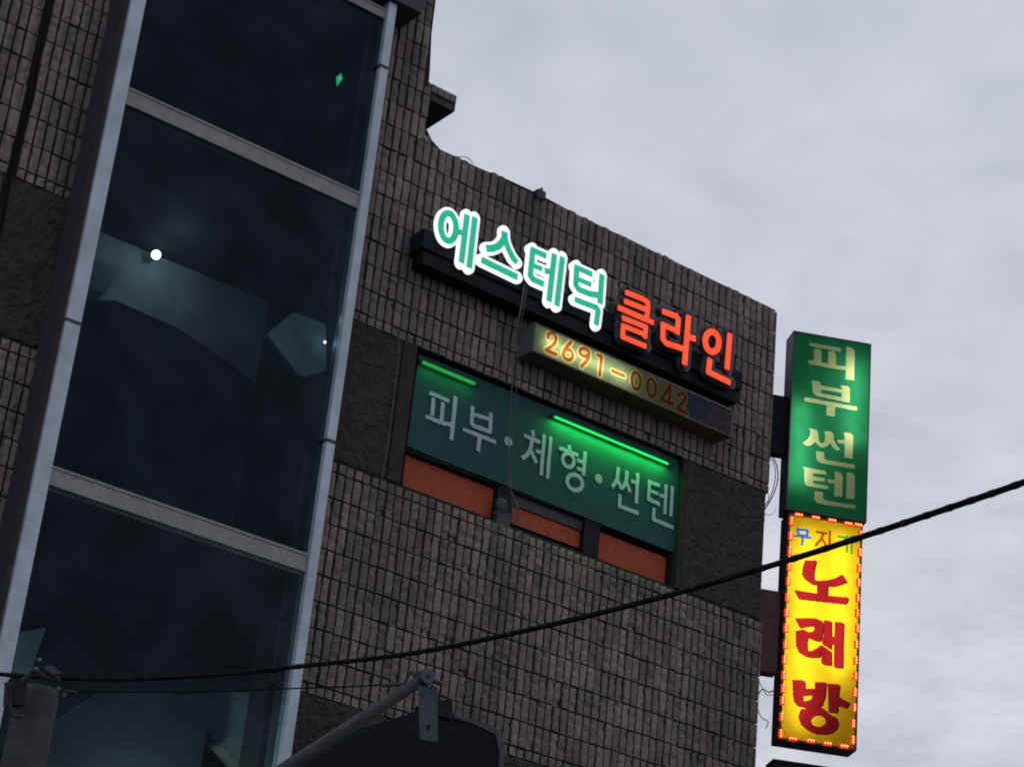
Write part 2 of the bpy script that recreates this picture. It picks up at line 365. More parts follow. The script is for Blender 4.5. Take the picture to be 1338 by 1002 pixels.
# rough stone bands -------------------------------------------------
def rough_band(u0, u1, z0, z1, step=.014):
    m = MB(); nx = int((u1-u0)/step); nz = int((z1-z0)/step)
    for j in range(nz+1):
        for i in range(nx+1):
            x = u0+(u1-u0)*i/nx; z = z0+(z1-z0)*j/nz
            p = Vector((x*13, 3.3, z*9)); n1 = noise.noise(p); n2 = noise.noise(Vector((x*38, 1, z*30))); n3 = noise.noise(Vector((x*80, 8, z*80)))
            edge = min(x-u0, u1-x, z-z0, z1-z)
            y = D + .002 - .020*abs(n1) - .010*n2 - .005*n3
            if edge < .004: y = D + .011
            m.v.append((x, y, z))
    W = nx+1
    for j in range(nz):
        for i in range(nx): m.f.append((j*W+i, j*W+i+1, (j+1)*W+i+1, (j+1)*W+i))
    return m
for a in ((4.2, BL-.004, Z(6.942), Z(8.248)), (BR+.004, 8.975, Z(6.942), Z(8.248)), (WX1+.05, CR-.004, Z(6.942), Z(8.248)), (BR+.004, 11.2, Z(3.95), Z(4.945)), (4.2, BL-.004, Z(3.95), Z(4.945))):
    rough_band(*a).build('rough_stone_band', MT['rough'], B)
pl = MB(); pl.box(8.980, WX0, D-.004, yb, WB0, WB1-.002); pl.build('window_jamb', MT['jamb'], B); pl = MB(); pl.box(WX1, WX1+.046, D-.004, yb, WB0, WB1-.002); pl.build('window_jamb', MT['jamb'], B)

# stair bay ----------------------------------------------------------
GY = 14.085                        # outer glass face
FYm = 14.035                       # mullion face
def mull(x0, x1, za, zb):
    m = MB(); m.box(x0, x1, FYm, FYm+.12, za, zb); m.build('mullion', MT['alu'], B, bevel=0)
sp = MB()
mull(5.772, 5.895, 0, Z(7.10)); mull(5.772, 5.895, Z(7.112), Z(14)); mull(8.170, 8.252, 0, Z(6.93)); mull(8.170, 8.252, Z(6.945), Z(10.55)); mull(8.170, 8.252, Z(10.565), Z(11.24))
j = MB(); j.box(5.768, 5.899, FYm-.006, FYm+.11, Z(7.095), Z(7.117)); j.build('mullion_joint', MT['dark'], B)
j = MB(); j.box(8.163, 8.258, FYm-.006, FYm+.11, Z(6.925), Z(6.950)); j.build('mullion_joint', MT['dark'], B)
j = MB(); j.box(8.163, 8.258, FYm-.006, FYm+.11, Z(10.545), Z(10.570)); j.build('mullion_joint', MT['dark'], B)
for za, zb in ((9.108, 9.262), (5.80, 5.95), (2.45, 2.60), (11.06, 11.16)):
    m = MB(); m.box(5.897, 8.166, FYm+.03, FYm+.14, Z(za), Z(zb)); m.box(5.897, 8.166, FYm+.022, FYm+.03, Z(zb-.02), Z(zb)); m.build('transom', MT['trans'], B)
for za, zb in ((9.264, 11.058), (5.952, 9.106), (2.602, 5.798)):
    m = MB(); m.box(5.897, 8.166, GY, GY+.012, Z(za), Z(zb)); m.build('glass_pane', MT['glass'], B)
m = MB(); m.box(BL+.002, 5.771, FYm+.035, yb-.002, 0, Z(14)); m.build('bay_side', MT['side'], B)
m = MB(); m.box(8.20, 8.252, FYm+.122, yb-.002, 0, Z(11.24)); m.build('bay_side', MT['side'], B)
m = MB(); m.box(BL-.035, BL+.0015, D-.016, D+.008, 0, Z(14)); m.build('bay_flashing', MT['dark'], B)
m = MB(); m.box(5.60, 8.49, 13.985, D+.2, Z(11.245), Z(11.62)); m.build('bay_cap', MT['dark'], B)
m = MB(); m.box(5.9, 8.16, 13.975, 13.985, Z(11.38), Z(11.62)); m.build('bay_cap_trim', MT['alu'], B)
# interior: slabs, walls, flights
m = MB()
for zc in (9.185, 5.875): m.box(8.161, 9.7, yb+.31, 18.2, Z(zc)-.07, Z(zc)+.07)
for zc in (9.185, 5.875, 2.5, 12.4): m.box(5.9, 8.16, GY+.07, 18.2, Z(zc)-.07, Z(zc)+.07)
m.build('floor_slab', MT['stairunlit'], B)
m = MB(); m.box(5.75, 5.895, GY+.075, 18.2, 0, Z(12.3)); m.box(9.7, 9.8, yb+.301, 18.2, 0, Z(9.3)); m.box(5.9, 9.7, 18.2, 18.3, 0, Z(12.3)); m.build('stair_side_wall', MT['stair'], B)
xr = at(343, 445, 16.16).x
m = MB(); m.box(5.9, xr, 16.16, 16.3, Z(5.95), Z(9.11)); m.build('stair_rear_wall', MT['plaster'], B)
m = MB(); m.box(5.9, 8.79, 16.8, 16.95, Z(9.26), Z(12.3)); m.build('stair_rear_wall', MT['stairunlit'], B)
def slab(name, px, Y, th, mm):
    m = MB(); m.prism([at(x, y, Y) for x, y in px], (0, th, 0)); return m.build(name, mm, B)
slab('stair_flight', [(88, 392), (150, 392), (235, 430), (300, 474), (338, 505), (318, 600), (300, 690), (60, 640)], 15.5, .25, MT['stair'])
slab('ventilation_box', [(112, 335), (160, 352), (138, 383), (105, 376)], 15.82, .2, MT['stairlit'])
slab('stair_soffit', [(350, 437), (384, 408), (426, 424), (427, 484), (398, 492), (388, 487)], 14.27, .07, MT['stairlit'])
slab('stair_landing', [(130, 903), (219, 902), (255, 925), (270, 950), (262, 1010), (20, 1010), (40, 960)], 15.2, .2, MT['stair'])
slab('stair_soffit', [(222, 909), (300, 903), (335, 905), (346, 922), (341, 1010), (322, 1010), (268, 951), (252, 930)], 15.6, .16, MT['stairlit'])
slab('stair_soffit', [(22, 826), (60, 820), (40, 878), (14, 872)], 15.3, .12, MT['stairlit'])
m = MB(); cc = at(312, 515, 16.12)
rp = [at(312 + 9*cos(a), 515 + 23*sin(a), 16.12) for a in [2*pi*k/20 for k in range(21)]]
m.tube(rp, .018, 6, False); m.build('wall_ring', MT['dark'], B)

# stair lamps and exit sign -------------------------------------------
def lamp(px, Y, r, col, power, label):
    p = at(*px, Y); t = thing('stair_lamp', p, label, 'lamp', 'small lamps inside the stair bay')
    m = MB(); m.ball(p, r, 12, 8); m.build('bulb', glow('bulb_glow', col, 9), t, True)
    m = MB(); m.tube([(p.x, p.y+r*.8, p.z), (p.x, p.y+r*1.7, p.z)], r*.7, 14); m.build('lamp_base', MT['white'], t)
    if power:
        l = bpy.data.lights.new('lamp_light', 'POINT'); l.energy = power; l.color = col; l.shadow_soft_size = r
        lo = bpy.data.objects.new('lamp_light', l); COL.objects.link(lo); lo.location = p - Vector((0, r*8.5, r*2.5))
    return t
lamp((204, 333), 15.98, .044, (.78, .96, 1), 3.2, 'brightest white lamp, high on the stairwell wall behind the middle pane')
lamp((424.5, 447), 14.22, .011, (.65, .95, 1), .05, 'tiny white lamp in the stair bay, left of the pair near the right mullion')
lamp((441.5, 447), 14.13, .007, (.65, .95, 1), 0, 'faint tiny lamp right beside the right mullion of the stair bay')
p = at(215, 1075, 14.75)  # unseen lamp, added below the view to brighten the stair undersides
lt = thing('unseen_landing_lamp', p, 'added unseen lamp below the view that lights the soffits behind the lowest pane', 'lamp')
m = MB(); m.ball(p - Vector((0, 0, .05)), .06, 12, 6, (1, 1, .5)); m.build('unseen_lamp_housing', MT['dark'], lt)
l = bpy.data.lights.new('unseen_landing_light', 'POINT'); l.energy = 26; l.color = (.80, 1, .90); l.shadow_soft_size = .05
lo = bpy.data.objects.new('unseen_landing_light', l); COL.objects.link(lo); lo.location = p + Vector((0, 0, .05))
p = at(444.5, 103, 14.42); t = thing('exit_sign', p, 'small glowing green exit light behind the top glass pane', 'exit sign')
m = MB(); m.prism([at(x, y, 14.42) for x, y in ((440.5, 100), (446, 96), (448, 103), (441.5, 112))], (0, .02, 0)); m.build('lit_face', glow('exit_green', (.05, .8, .30), .9), t)
m = MB(); m.prism([at(x, y, 14.41) for x, y in ((443.5, 101), (445.5, 100), (445.5, 103), (443.5, 105))], (0, .008, 0)); m.build('figure', glow('exit_pale', (.4, 1, .7), 1.1), t)
m = MB(); m.prism([at(x, y, 14.45) for x, y in ((440, 99), (447, 94), (449.5, 103), (441, 114))], (0, .04, 0)); m.build('case', MT['dark'], t)

# roof eave behind the tower -----------------------------------------
m = MB(); m.box(BR+.72, 9.36, 14.60, 15.06, Z(10.88), Z(11.03)); m.build('roof_eave', MT['side'], B)
m = MB(); x = 9.335
while x > 8.75:
    m.box(x-.05, x+.012, 14.575, 14.6, Z(10.955), Z(11.035)); x -= .075
m.build('eave_tiles', MT['tile'], B)

# window ---------------------------------------------------------------
WY = 14.475
m = MB(); m.box(WX0, WX1, WY+.03, WY+.10, WB0, WB1); m.build('window_back', MT['frame'], B)
fr_ = MB()
fr_.box(WX0+.001, WX1-.001, WY-.05, WY+.029, WB0+.001, WB0+.03)
fr_.box(WX0+.001, WX0+.03, WY-.05, WY+.029, WB0+.031, WB1-.001); fr_.box(WX1-.03, WX1-.001, WY-.05, WY+.029, WB0+.031, WB1-.001)
for xa, xb in (((645), (666)), ((760), (780))):
    a = at(xa, 690 if xa < 700 else 725, WY-.05).x; b = at(xb, 690 if xa < 700 else 735, WY-.05).x
    fr_.box(a, b, WY-.06, WY+.029, WB0+.031, Z(7.42))
fr_.box(WX0+.031, WX1-.031, WY-.055, WY+.029, Z(7.30), Z(7.40))
fr_.build('window_frame', MT['frame'], B)
def orange(px, lab=None):
    m = MB(); ps = [at(x, y, WY) for x, y in px]; m.prism(ps, (0, .02, 0)); o = m.build('window_panel', MT['orange'], B)
orange([(530, 594), (645, 639), (641, 680), (526, 634)])
orange([(667, 657), (760, 692), (757, 716), (664, 682)])
orange([(782, 694), (890, 736), (888, 774), (779, 739)])
m = MB(); m.box(at(667, 650, WY).x, at(760, 690, WY).x, WY-.02, WY-.001, Z(7.20), Z(7.30)); m.build('sash_rail', MT['side'], B)

# ------------------------------------------------------------------ stroke lettering on a plane of constant Y
def zc_(pts, ox, oy, s): return [(ox + x/s, oy + y/s) for x, y in pts]
def ell(cx, cy, rx, ry, k=20, shear=0., n0=0, n1=None):
    n1 = k if n1 is None else n1
    return [(cx + rx*cos(2*pi*i/k), cy + ry*sin(2*pi*i/k) + shear*rx*cos(2*pi*i/k)) for i in range(n0, n1+1)]
def strokes_mesh(strokes, Y, wd, thick, ext=0., round_=False, wscale=1., jit=.0006):
    """strokes: list of (pixel points, width factor); front face on plane Y, thickness away from the street"""
    m = MB(); k = 0
    for pts, f in strokes:
        P = [at(x, y, Y) for x, y in pts]; hw = wd*f*wscale/2 + ext; closed = (Vector(pts[0]) - Vector(pts[-1])).length < .01 and len(pts) > 3
        for i in range(len(P)-1):
            a, b = P[i], P[i+1]; d = (b-a); d.y = 0; L0 = d.length; d.normalize(); n = Vector((-d.z, 0, d.x))
            ea = ext if (i == 0 and not closed and not round_) else 0; eb = ext if (i == len(P)-2 and not closed and not round_) else 0
            a2 = a - d*ea; b2 = b + d*eb; yo = Vector((0, -jit*(k % 4), 0)); k += 1
            m.prism([a2+n*hw+yo, a2-n*hw+yo, b2-n*hw+yo, b2+n*hw+yo], (0, thick, 0))
        idx = range(len(P)) if round_ or closed else range(1, len(P)-1)
        for i in idx:
            c = P[i]; yo = Vector((0, -jit*(k % 4), 0)); k += 1
            m.prism([c + Vector((hw*cos(2*pi*q/14), 0, hw*sin(2*pi*q/14))) + yo for q in range(14)], (0, thick, 0))
    return m

# ------------------------------------------------------------------ lit channel-letter sign
A = lambda p: zc_(p, 560, 260, 7.708)
Bz = lambda p: zc_(p, 680, 310, 7.708)
C = lambda p: zc_(p, 800, 370, 7.159)
green_letters = [
    [(A(ell(202, 283, 77, 140, 24, .12)), 1.02), (A([(285, 328), (370, 345)]), .95), (A([(390, 160), (332, 642)]), 1), (A([(468, 185), (410, 692)]), 1)],
    [(A([(766, 328), (768, 380), (752, 425), (700, 478), (645, 497), (585, 498)]), 1.15), (A([(768, 380), (782, 440), (815, 520), (850, 590), (893, 640)]), 1), (A([(535, 612), (897, 787)]), 1.05)],
    [(Bz([(130, 112), (112, 280), (102, 385), (130, 425), (235, 472)]), 1), (Bz([(108, 122), (262, 190)]), .95), (Bz([(120, 280), (222, 320)]), .8), (Bz([(248, 335), (322, 352)]), .95), (Bz([(345, 168), (290, 645)]), 1), (Bz([(425, 198), (368, 690)]), 1)],
    [(Bz([(572, 285), (560, 480), (590, 525), (700, 570), (795, 585)]), 1), (Bz([(550, 298), (725, 375)]), .9), (Bz([(575, 418), (715, 478)]), .8), (Bz([(824, 375), (803, 668)]), 1), (Bz([(550, 625), (690, 680), (765, 708), (785, 735), (765, 883)]), .95)],
]
orange_letters = [
    [(C([(130, 82), (300, 150), (337, 180), (338, 230), (322, 345)]), 1), (C([(118, 165), (318, 245)]), 1), (C([(60, 225), (390, 368)]), 1), (C([(100, 322), (318, 408), (308, 512)]), .95), (C([(95, 392), (308, 478)]), .9), (C([(108, 385), (100, 500), (320, 590)]), .95)],
    [(C([(475, 260), (600, 305), (622, 335), (610, 475)]), 1.1), (C([(462, 380), (615, 448)]), 1.05), (C([(480, 370), (478, 520), (510, 560), (665, 610)]), 1.1), (C([(718, 300), (680, 760)]), 1.2), (C([(715, 495), (782, 520)]), 1.2)],
    [(C(ell(938, 546, 64, 94, 24, .1)), 1.3), (C([(1105, 470), (1078, 802)]), 1.2), (C([(918, 705), (903, 828), (1108, 928)]), 1.15)],
]
sg = thing('channel_letter_sign', at(760, 420, 14.2), 'large lit lettering on the tiles, four green syllables edged white, three orange', 'sign')
m = MB(); m.box(8.90, 12.72, 14.13, D-.02, Z(9.065), Z(9.25)); m.build('raceway', MT['box'], sg)
m = MB(); m.box(8.94, 12.70, 14.16, D-.02, Z(8.93), Z(9.064)); m.build('under_letter_shade', MT['frame'], sg)  # black strip added for the shade on the tiles below the letters
LWD = .058
g_white = glow('white_halo', (.93, 1, .98), 1.05); g_green = glow('green_face', (.008, .43, .25), 1.0)
g_or = glow('orange_face', (1.0, .085, .022), 1.0); m_ret = mat('dark_red_return', (.055, .008, .012), .5); m_plate = mat('grey_letter_plate', (.10, .10, .115), .6, var=.15)
for st in green_letters:
    o = strokes_mesh(st, 14.045, LWD, .035, .027, True).build('letter', g_white, sg)
    strokes_mesh(st, 14.034, LWD, .008).build('letter_face', g_green, o)
    strokes_mesh(st, 14.083, LWD, .045, .024, True).build('letter_can', MT['greybox'], o)
for st in orange_letters:
    o = strokes_mesh(st, 14.075, LWD*.82, .05, .040, True).build('letter', m_plate, sg)
    strokes_mesh(st, 14.052, LWD*.82, .02, .018, True).build('letter_return', m_ret, o)
    strokes_mesh(st, 14.034, LWD*.82, .015).build('letter_face', g_or, o)

# ------------------------------------------------------------------ rastered backlit panels
def seg_d(px, py, a, b):
    dx, dy = b[0]-a[0], b[1]-a[1]; l2 = dx*dx+dy*dy; t = 0 if l2 == 0 else max(0, min(1, ((px-a[0])*dx+(py-a[1])*dy)/l2))
    return math.hypot(px-a[0]-t*dx, py-a[1]-t*dy)
def in_poly(px, py, P):
    c = False; n = len(P)
    for i in range(n):
        x1, y1 = P[i]; x2, y2 = P[i-1]
        if (y1 > py) != (y2 > py) and px < (x2-x1)*(py-y1)/(y2-y1)+x1: c = not c
    return c
def on_stroke(px, py, P, hw):
    # butt-ended stroke with round joints
    n = len(P)-1
    for k in range(n):
        a, b = P[k], P[k+1]; dx, dy = b[0]-a[0], b[1]-a[1]; l2 = dx*dx+dy*dy
        if l2 == 0: continue
        t = ((px-a[0])*dx+(py-a[1])*dy)/l2
        if 0 <= t <= 1 and abs((px-a[0])*dy-(py-a[1])*dx)/sqrt(l2) <= hw: return True
        if k and math.hypot(px-a[0], py-a[1]) <= hw: return True
    return False
def raster(frame, ax0, ax1, b0, b1, layers, default, step=.0035, stepx=.003):
    """layers: list of (owner key, list of shapes) tried in order; shape=('p',poly) or ('s',pts,halfwidth). Every cell goes to one owner; run-length quads."""
    O, e1, e2 = frame; res = {}
    flat = []
    for key, shapes in layers:
        for s in shapes:
            P = s[1]; pad = s[2] if s[0] != 'p' else 0
            flat.append((key, s, min(p[0] for p in P)-pad, max(p[0] for p in P)+pad, min(p[1] for p in P)-pad, max(p[1] for p in P)+pad))
    nb = int((b1-b0)/step)
    for j in range(nb):
        ya = b0+(b1-b0)*j/nb; yc = b0+(b1-b0)*(j+.5)/nb; yd = b0+(b1-b0)*(j+1)/nb
        act = [f for f in flat if f[4] <= yc <= f[5]]
        runs = []; nx = int((ax1-ax0)/stepx) if act else 1; prev = None; st = ax0
        for i in range(nx):
            xc = ax0+(ax1-ax0)*(i+.5)/nx; own = default
            for key, s, x0, x1, _, _ in act:
                if x0 <= xc <= x1:
                    if s[0] == 'b': hit = on_stroke(xc, yc, s[1], s[2])
                    elif s[0] == 'p': hit = in_poly(xc, yc, s[1])
                    else: hit = any(seg_d(xc, yc, s[1][k], s[1][k+1]) <= s[2] for k in range(len(s[1])-1))
                    if hit: own = key; break
            if own != prev:
                if prev is not None: runs.append((prev, st, ax0+(ax1-ax0)*i/nx))
                prev = own; st = ax0+(ax1-ax0)*i/nx
        runs.append((prev, st, ax1))
        for key, xa, xb in runs:
            m = res.setdefault(key, MB()); m.quad(O+e1*xa+e2*ya, O+e1*xb+e2*ya, O+e1*xb+e2*yd, O+e1*xa+e2*yd)
    return res
UP = Vector((0, 0, 1)); XR = Vector((1, 0, 0))
def lamp_tube(pts, r, col, s, parent, name='fluorescent_tube'):
    m = MB(); m.tube(pts, r, 10); return m.build(name, glow('tube_light', col, s), parent)

# phone number light box ------------------------------------------------
PY = 14.11; Dg = lambda p: zc_(p, 690, 420, 10.02); Ez = lambda p: zc_(p, 790, 470, 7.433); Fz = lambda p: zc_(p, 880, 500, 10.02)
a0 = at(699, 422, PY); b0_ = at(699, 459, PY); a1 = at(958, 533, PY)
zt, zb = a0.z, at(760, 486, PY).z
x0, x1 = a0.x, a1.x; xs = at(898, 520, PY).x
print('phone box', x0, x1, zt, zb, b0_.z)
FO = Vector((0, PY, 0))
def pl2(pts, Y=PY):
    r = []
    for x, y in pts: p = at(x, y, Y); r.append((p.x, p.z))
    return r
digits = [
    [Dg([(262, 215), (262, 180), (285, 152), (320, 150), (355, 175), (368, 225), (350, 285), (300, 330), (238, 368)]), Dg([(238, 375), (370, 432)])],
    [Dg([(562, 268), (520, 315), (478, 370), (460, 420)]), Dg(ell(523, 435, 62, 68, 20, .15))],
    [Dg(ell(737, 405, 60, 52, 20, .15)), Dg([(797, 420), (790, 480), (755, 530), (700, 588)])],
    [Dg([(910, 440), (965, 460)]), Dg([(963, 455), (937, 702)])],
    [Ez([(78, 110), (188, 157)])],
    [Ez(ell(306, 205, 42, 82, 20, .2))],
    [Ez(ell(455, 272, 42, 84, 20, .2))],
    [Ez([(640, 250), (622, 440)]), Ez([(637, 252), (550, 385), (662, 428)])],
    [Ez([(712, 345), (745, 318), (785, 345), (780, 395), (705, 468), (800, 520)])],
]
floor4 = [[Fz([(600, 300), (455, 450), (560, 510), (670, 540)]), Fz([(610, 300), (560, 590)])],
          [Fz([(700, 330), (720, 345)]), Fz([(680, 375), (790, 410)]), Fz([(735, 390), (700, 450)]), Fz([(735, 390), (780, 470)]), Fz([(670, 500), (800, 545)]), Fz(ell(735, 600, 38, 42, 14))]]
lay = []
for i, d in enumerate(digits): lay.append((('digit', i), [('s', pl2(s), .0165) for s in d]))
for i, d in enumerate(digits): lay.append((('rim', i), [('s', pl2(s), .0335) for s in d]))
for i, d in enumerate(floor4): lay.append((('fdigit', i), [('s', pl2(s), .014) for s in d]))
lay.append((('blue', 0), [('p', [(xs, zb-1), (xs+1.0, zb-1), (xs+1.0, zt+1), (xs, zt+1)])]))
res = raster((FO, XR, UP), x0+.012, x1-.012, zb+.010, zt-.010, lay, ('panel', 0), .0035, .0035)
ps = thing('phone_number_sign', (x0, PY, zb), 'long light box with brown phone digits, lit on the left, dark on the right', 'sign')
pm = dict(panel=lightsheet('number_panel', (.38, .45, .24), .22, .2), rim=lightsheet('digit_rim', (.95, .82, .38), .12), digit=lightsheet('digit_brown', (.55, .13, .03), .16),
          fdigit=lightsheet('faded_digit', (.16, .075, .08), .6), blue=lightsheet('blue_grey_panel', (.07, .085, .11), .5, .3))
dig_o = {}
for key in sorted(res, key=lambda k: (k[0] != 'digit', k)):
    nm = {'panel': 'face_panel', 'digit': 'digit', 'rim': 'digit_rim', 'fdigit': 'digit', 'blue': 'face_panel'}[key[0]]
    par = dig_o.get(key[1]) if key[0] == 'rim' else ps
    o = res[key].build(nm, pm[key[0]], par)
    if key[0] == 'digit': dig_o[key[1]] = o
hs = MB(); hy = D-.004
hs.box(x0, x1, PY-.004, hy, zt-.010, zt+.006); hs.box(x0, x1, hy-.012, hy, zb, zt-.011)
hs.build('housing', MT['greybox'], ps)
hs = MB(); hs.box(x0, x1, PY-.004, hy, zb-.004, zb+.010); hs.build('housing_base', MT['boxunder'], ps)
hs = MB(); hs.box(x0, x0+.012, PY-.004, hy-.013, zb+.011, zt-.011); hs.build('housing_end', MT['greybox'], ps); hs = MB(); hs.box(x1-.012, x1, PY-.004, hy-.013, zb+.011, zt-.011); hs.build('housing_end', MT['greybox'], ps)
xd = at(828, 500, PY).x
lamp_tube([(x0+.12, PY+.065, (zt+zb)/2), (xd-.06, PY+.065, (zt+zb)/2)], .012, (.95, 1, .78), 8., ps)
m = MB(); xf = at(860, 510, PY).x; m.box(xf, xf+.008, PY+.004, hy-.013, zb+.011, zt-.011); m.build('added_baffle', MT['dark'], ps)  # unseen divider added inside to cut off the tube's light

# ------------------------------------------------------------------ window banner with green tubes
BY = 14.40
bn = thing('window_banner', at(710, 600, BY), 'dark green cloth banner with grey lettering stretched across the window', 'banner')
m = MB(); nx, nz = 40, 12
c4 = [at(548, 462, BY), at(887, 600, BY), at(890.5, 725.5, BY), at(532, 582.5, BY)]
for j in range(nz+1):
    for i in range(nx+1):
        s, t = i/nx, j/nz; p = (c4[0]*(1-s)+c4[1]*s)*(1-t) + (c4[3]*(1-s)+c4[2]*s)*t
        m.v.append((p.x, BY + .006 + .005*sin(s*19+t*2)*sin(t*4+s*3), p.z))
for j in range(nz):
    for i in range(nx): m.f.append((j*(nx+1)+i, (j+1)*(nx+1)+i, (j+1)*(nx+1)+i+1, j*(nx+1)+i+1))
m.build('banner_cloth', MT['banner'], bn, True)
F3 = lambda p: zc_(p, 540, 490, 8.35); G3 = lambda p: zc_(p, 660, 540, 8.35); H3 = lambda p: zc_(p, 770, 590, 8.35)
btxt = [
    [(F3([(175, 190), (392, 282)]), 1), (F3([(222, 250), (205, 445)]), 1.1), (F3([(325, 295), (308, 500)]), 1.1), (F3([(135, 448), (320, 525), (432, 540)]), 1), (F3([(463, 232), (415, 708)]), 1.15)],
    [(F3([(648, 340), (637, 525), (665, 555), (852, 622)]), 1.05), (F3([(848, 408), (838, 632)]), 1.05), (F3([(650, 425), (840, 482)]), .95), (F3([(542, 590), (902, 732)]), 1), (F3([(724, 655), (708, 832)]), 1.15)],
    [(G3([(34, 304), (36, 306)]), 2.3)],
    [(G3([(298, 182), (312, 250)]), 1), (G3([(208, 238), (385, 315)]), .95), (G3([(300, 265), (275, 400), (240, 450), (185, 490)]), 1.1), (G3([(285, 410), (310, 470), (342, 540)]), 1.05), (G3([(338, 408), (410, 432)]), .95), (G3([(430, 228), (393, 672)]), 1.05), (G3([(500, 255), (462, 708)]), 1.05)],
    [(G3([(700, 345), (707, 400)]), 1), (G3([(592, 375), (700, 415), (800, 455)]), .95), (G3(ell(690, 510, 62, 74, 20, .2)), 1), (G3([(785, 508), (865, 535)]), .95), (G3([(785, 598), (860, 622)]), .95), (G3([(877, 415), (855, 680)]), 1.1), (G3(ell(761, 752, 84, 84, 20, .2)), 1.1)],
    [(H3([(102, 292), (104, 294)]), 2.25)],
    [(H3([(318, 170), (305, 290), (285, 340), (248, 382)]), 1.05), (H3([(305, 300), (330, 350), (352, 410)]), .95), (H3([(412, 208), (405, 310), (385, 360), (352, 402)]), 1.05), (H3([(405, 325), (425, 380), (446, 440)]), .95), (H3([(455, 316), (520, 338)]), .9), (H3([(530, 232), (513, 562)]), 1.1), (H3([(336, 465), (330, 590), (540, 672)]), 1.05)],
    [(H3([(658, 315), (645, 515), (770, 572)]), 1.05), (H3([(640, 320), (768, 368)]), .95), (H3([(655, 420), (755, 458)]), .9), (H3([(768, 472), (830, 492)]), .9), (H3([(840, 358), (823, 680)]), 1), (H3([(908, 378), (888, 702)]), 1), (H3([(708, 612), (700, 735), (918, 828)]), 1.05)],
]
lay = []
for i, st in enumerate(btxt):
    dot = len(st) == 1
    lay.append((('dot' if dot else 'letter', i), [('s' if dot else 'b', pl2(p, BY-.004), .0188*f) for p, f in st]))
xs_ = [p[0] for _, sh in lay for q in sh for p in q[1]]; zs_ = [p[1] for _, sh in lay for q in sh for p in q[1]]
res = raster((Vector((0, BY-.004, 0)), XR, UP), min(xs_)-.05, max(xs_)+.05, min(zs_)-.05, max(zs_)+.05, lay, None, .0035, .0035)
for k_ in sorted((k for k in res if k), key=lambda k: k[1]): res[k_].build('banner_dot' if k_[0] == 'dot' else 'banner_letter', MT['bannertxt'], bn)
def green_tube(pa, pb, lab, s, power, r, col):
    a, b = at(*pa, 14.37), at(*pb, 14.37); b.z = a.z = (a.z + b.z)/2
    t = thing('green_light_tube', a, lab, 'light tube', 'green light tubes over the banner')
    m = MB(); m.tube([a, b], r, 10); m.build('tube', glow('green_tube_glow', col, s), t)
    for q, sg_ in ((a, -1), (b, 1)):
        m = MB(); m.tube([q, q + Vector((.03*sg_, 0, 0))], r*1.15, 10); m.build('end_cap', MT['dark'], t)
    l = bpy.data.lights.new('green_tube_light', 'AREA'); l.shape = 'RECTANGLE'; l.size = (b-a).length; l.size_y = .03; l.energy = power; l.color = (.02, 1, .15)
    lo = bpy.data.objects.new('green_tube_light', l); COL.objects.link(lo); lo.location = (a+b)/2 + Vector((0, -.035, -.012)); lo.rotation_euler = (radians(38), 0, 0)
green_tube((551, 474), (620, 500.5), 'short dull green light tube at the top left corner of the banner', .20, .4, .019, (.06, 1, .16))
green_tube((724, 545.5), (872, 604.5), 'long bright green light tube at the top right of the banner', .24, 6.5, .018, (.03, 1, .2))

# ------------------------------------------------------------------ projecting blade signs on the street facade
E1 = Vector((EX, EY, 0)); FN = Vector((FX, FY, 0))
P0b = Vector((CR, D, 0)) + FN*.42
gl_, gh_ = 0., 1.5
for _ in range(40):
    gm_ = (gl_+gh_)/2; pt = P0b + E1*gm_; pt.z = Z(8.2)
    if proj(pt)[0] < 1034.5: gl_ = gm_
    else: gh_ = gm_
GAP = gm_; SO = P0b + E1*GAP; SO.z = 0
def sp2(x, y):
    d = ray(x, y); t = (SO - CAM).dot(FN)/d.dot(FN); p = CAM + d*t; v = p - SO; return (v.dot(E1), v.z)
def spl(pts): return [sp2(*p) for p in pts]
print('gap', GAP)
I_ = lambda p: zc_(p, 1020, 425, 7.708); J_ = lambda p: zc_(p, 1010, 545, 7.708); K_ = lambda p: zc_(p, 1010, 660, 7.708); L_ = lambda p: zc_(p, 1000, 780, 7.708); M_ = lambda p: zc_(p, 1000, 870, 7.592)
def sbox(m, a0, a1, t0, t1, z0, z1):
    q = [SO+E1*a+FN*t for a, t in ((a0, t0), (a1, t0), (a1, t1), (a0, t1))]
    m.hexa([(p.x, p.y, z0) for p in q] + [(p.x, p.y, z1) for p in q])
def case(parent, a0, a1, z0, z1, th, mm, fr=.02, lip=.012):
    m = MB(); sbox(m, a0, a0+fr, -lip, th, z0, z1); sbox(m, a1-fr, a1, -lip, th, z0, z1)
    sbox(m, a0+fr, a1-fr, -lip, th, z0, z0+fr); sbox(m, a0+fr, a1-fr, -lip, th, z1-fr, z1); sbox(m, a0+fr, a1-fr, th-.01, th, z0+fr, z1-fr)
    m.build('housing', mm, parent)
    m = MB(); sbox(m, a0+fr+.004, a1-fr-.004, th-.022, th-.012, z0+fr, z1-fr); m.build('reflector', MT['greybox'], parent)
TH = .24
tl, tr_, br_, bl_ = sp2(1036.2, 430.8), sp2(1137.8, 450.7), sp2(1132.6, 682), sp2(1027, 664)
print('green', tl, tr_, br_, bl_)
ga0, ga1 = (tl[0]+bl_[0])/2, (tr_[0]+br_[0])/2; gz1 = (tl[1]+tr_[1])/2; gz0 = (br_[1]+bl_[1])/2 - .01
gs = thing('blade_sign', SO + Vector((0, 0, gz0)), 'upper projecting light box sign, green with pale yellow lettering, hung off the corner', 'sign')
case(gs, ga0, ga1, gz0, gz1, TH, MT['darkp'], .012, .006)
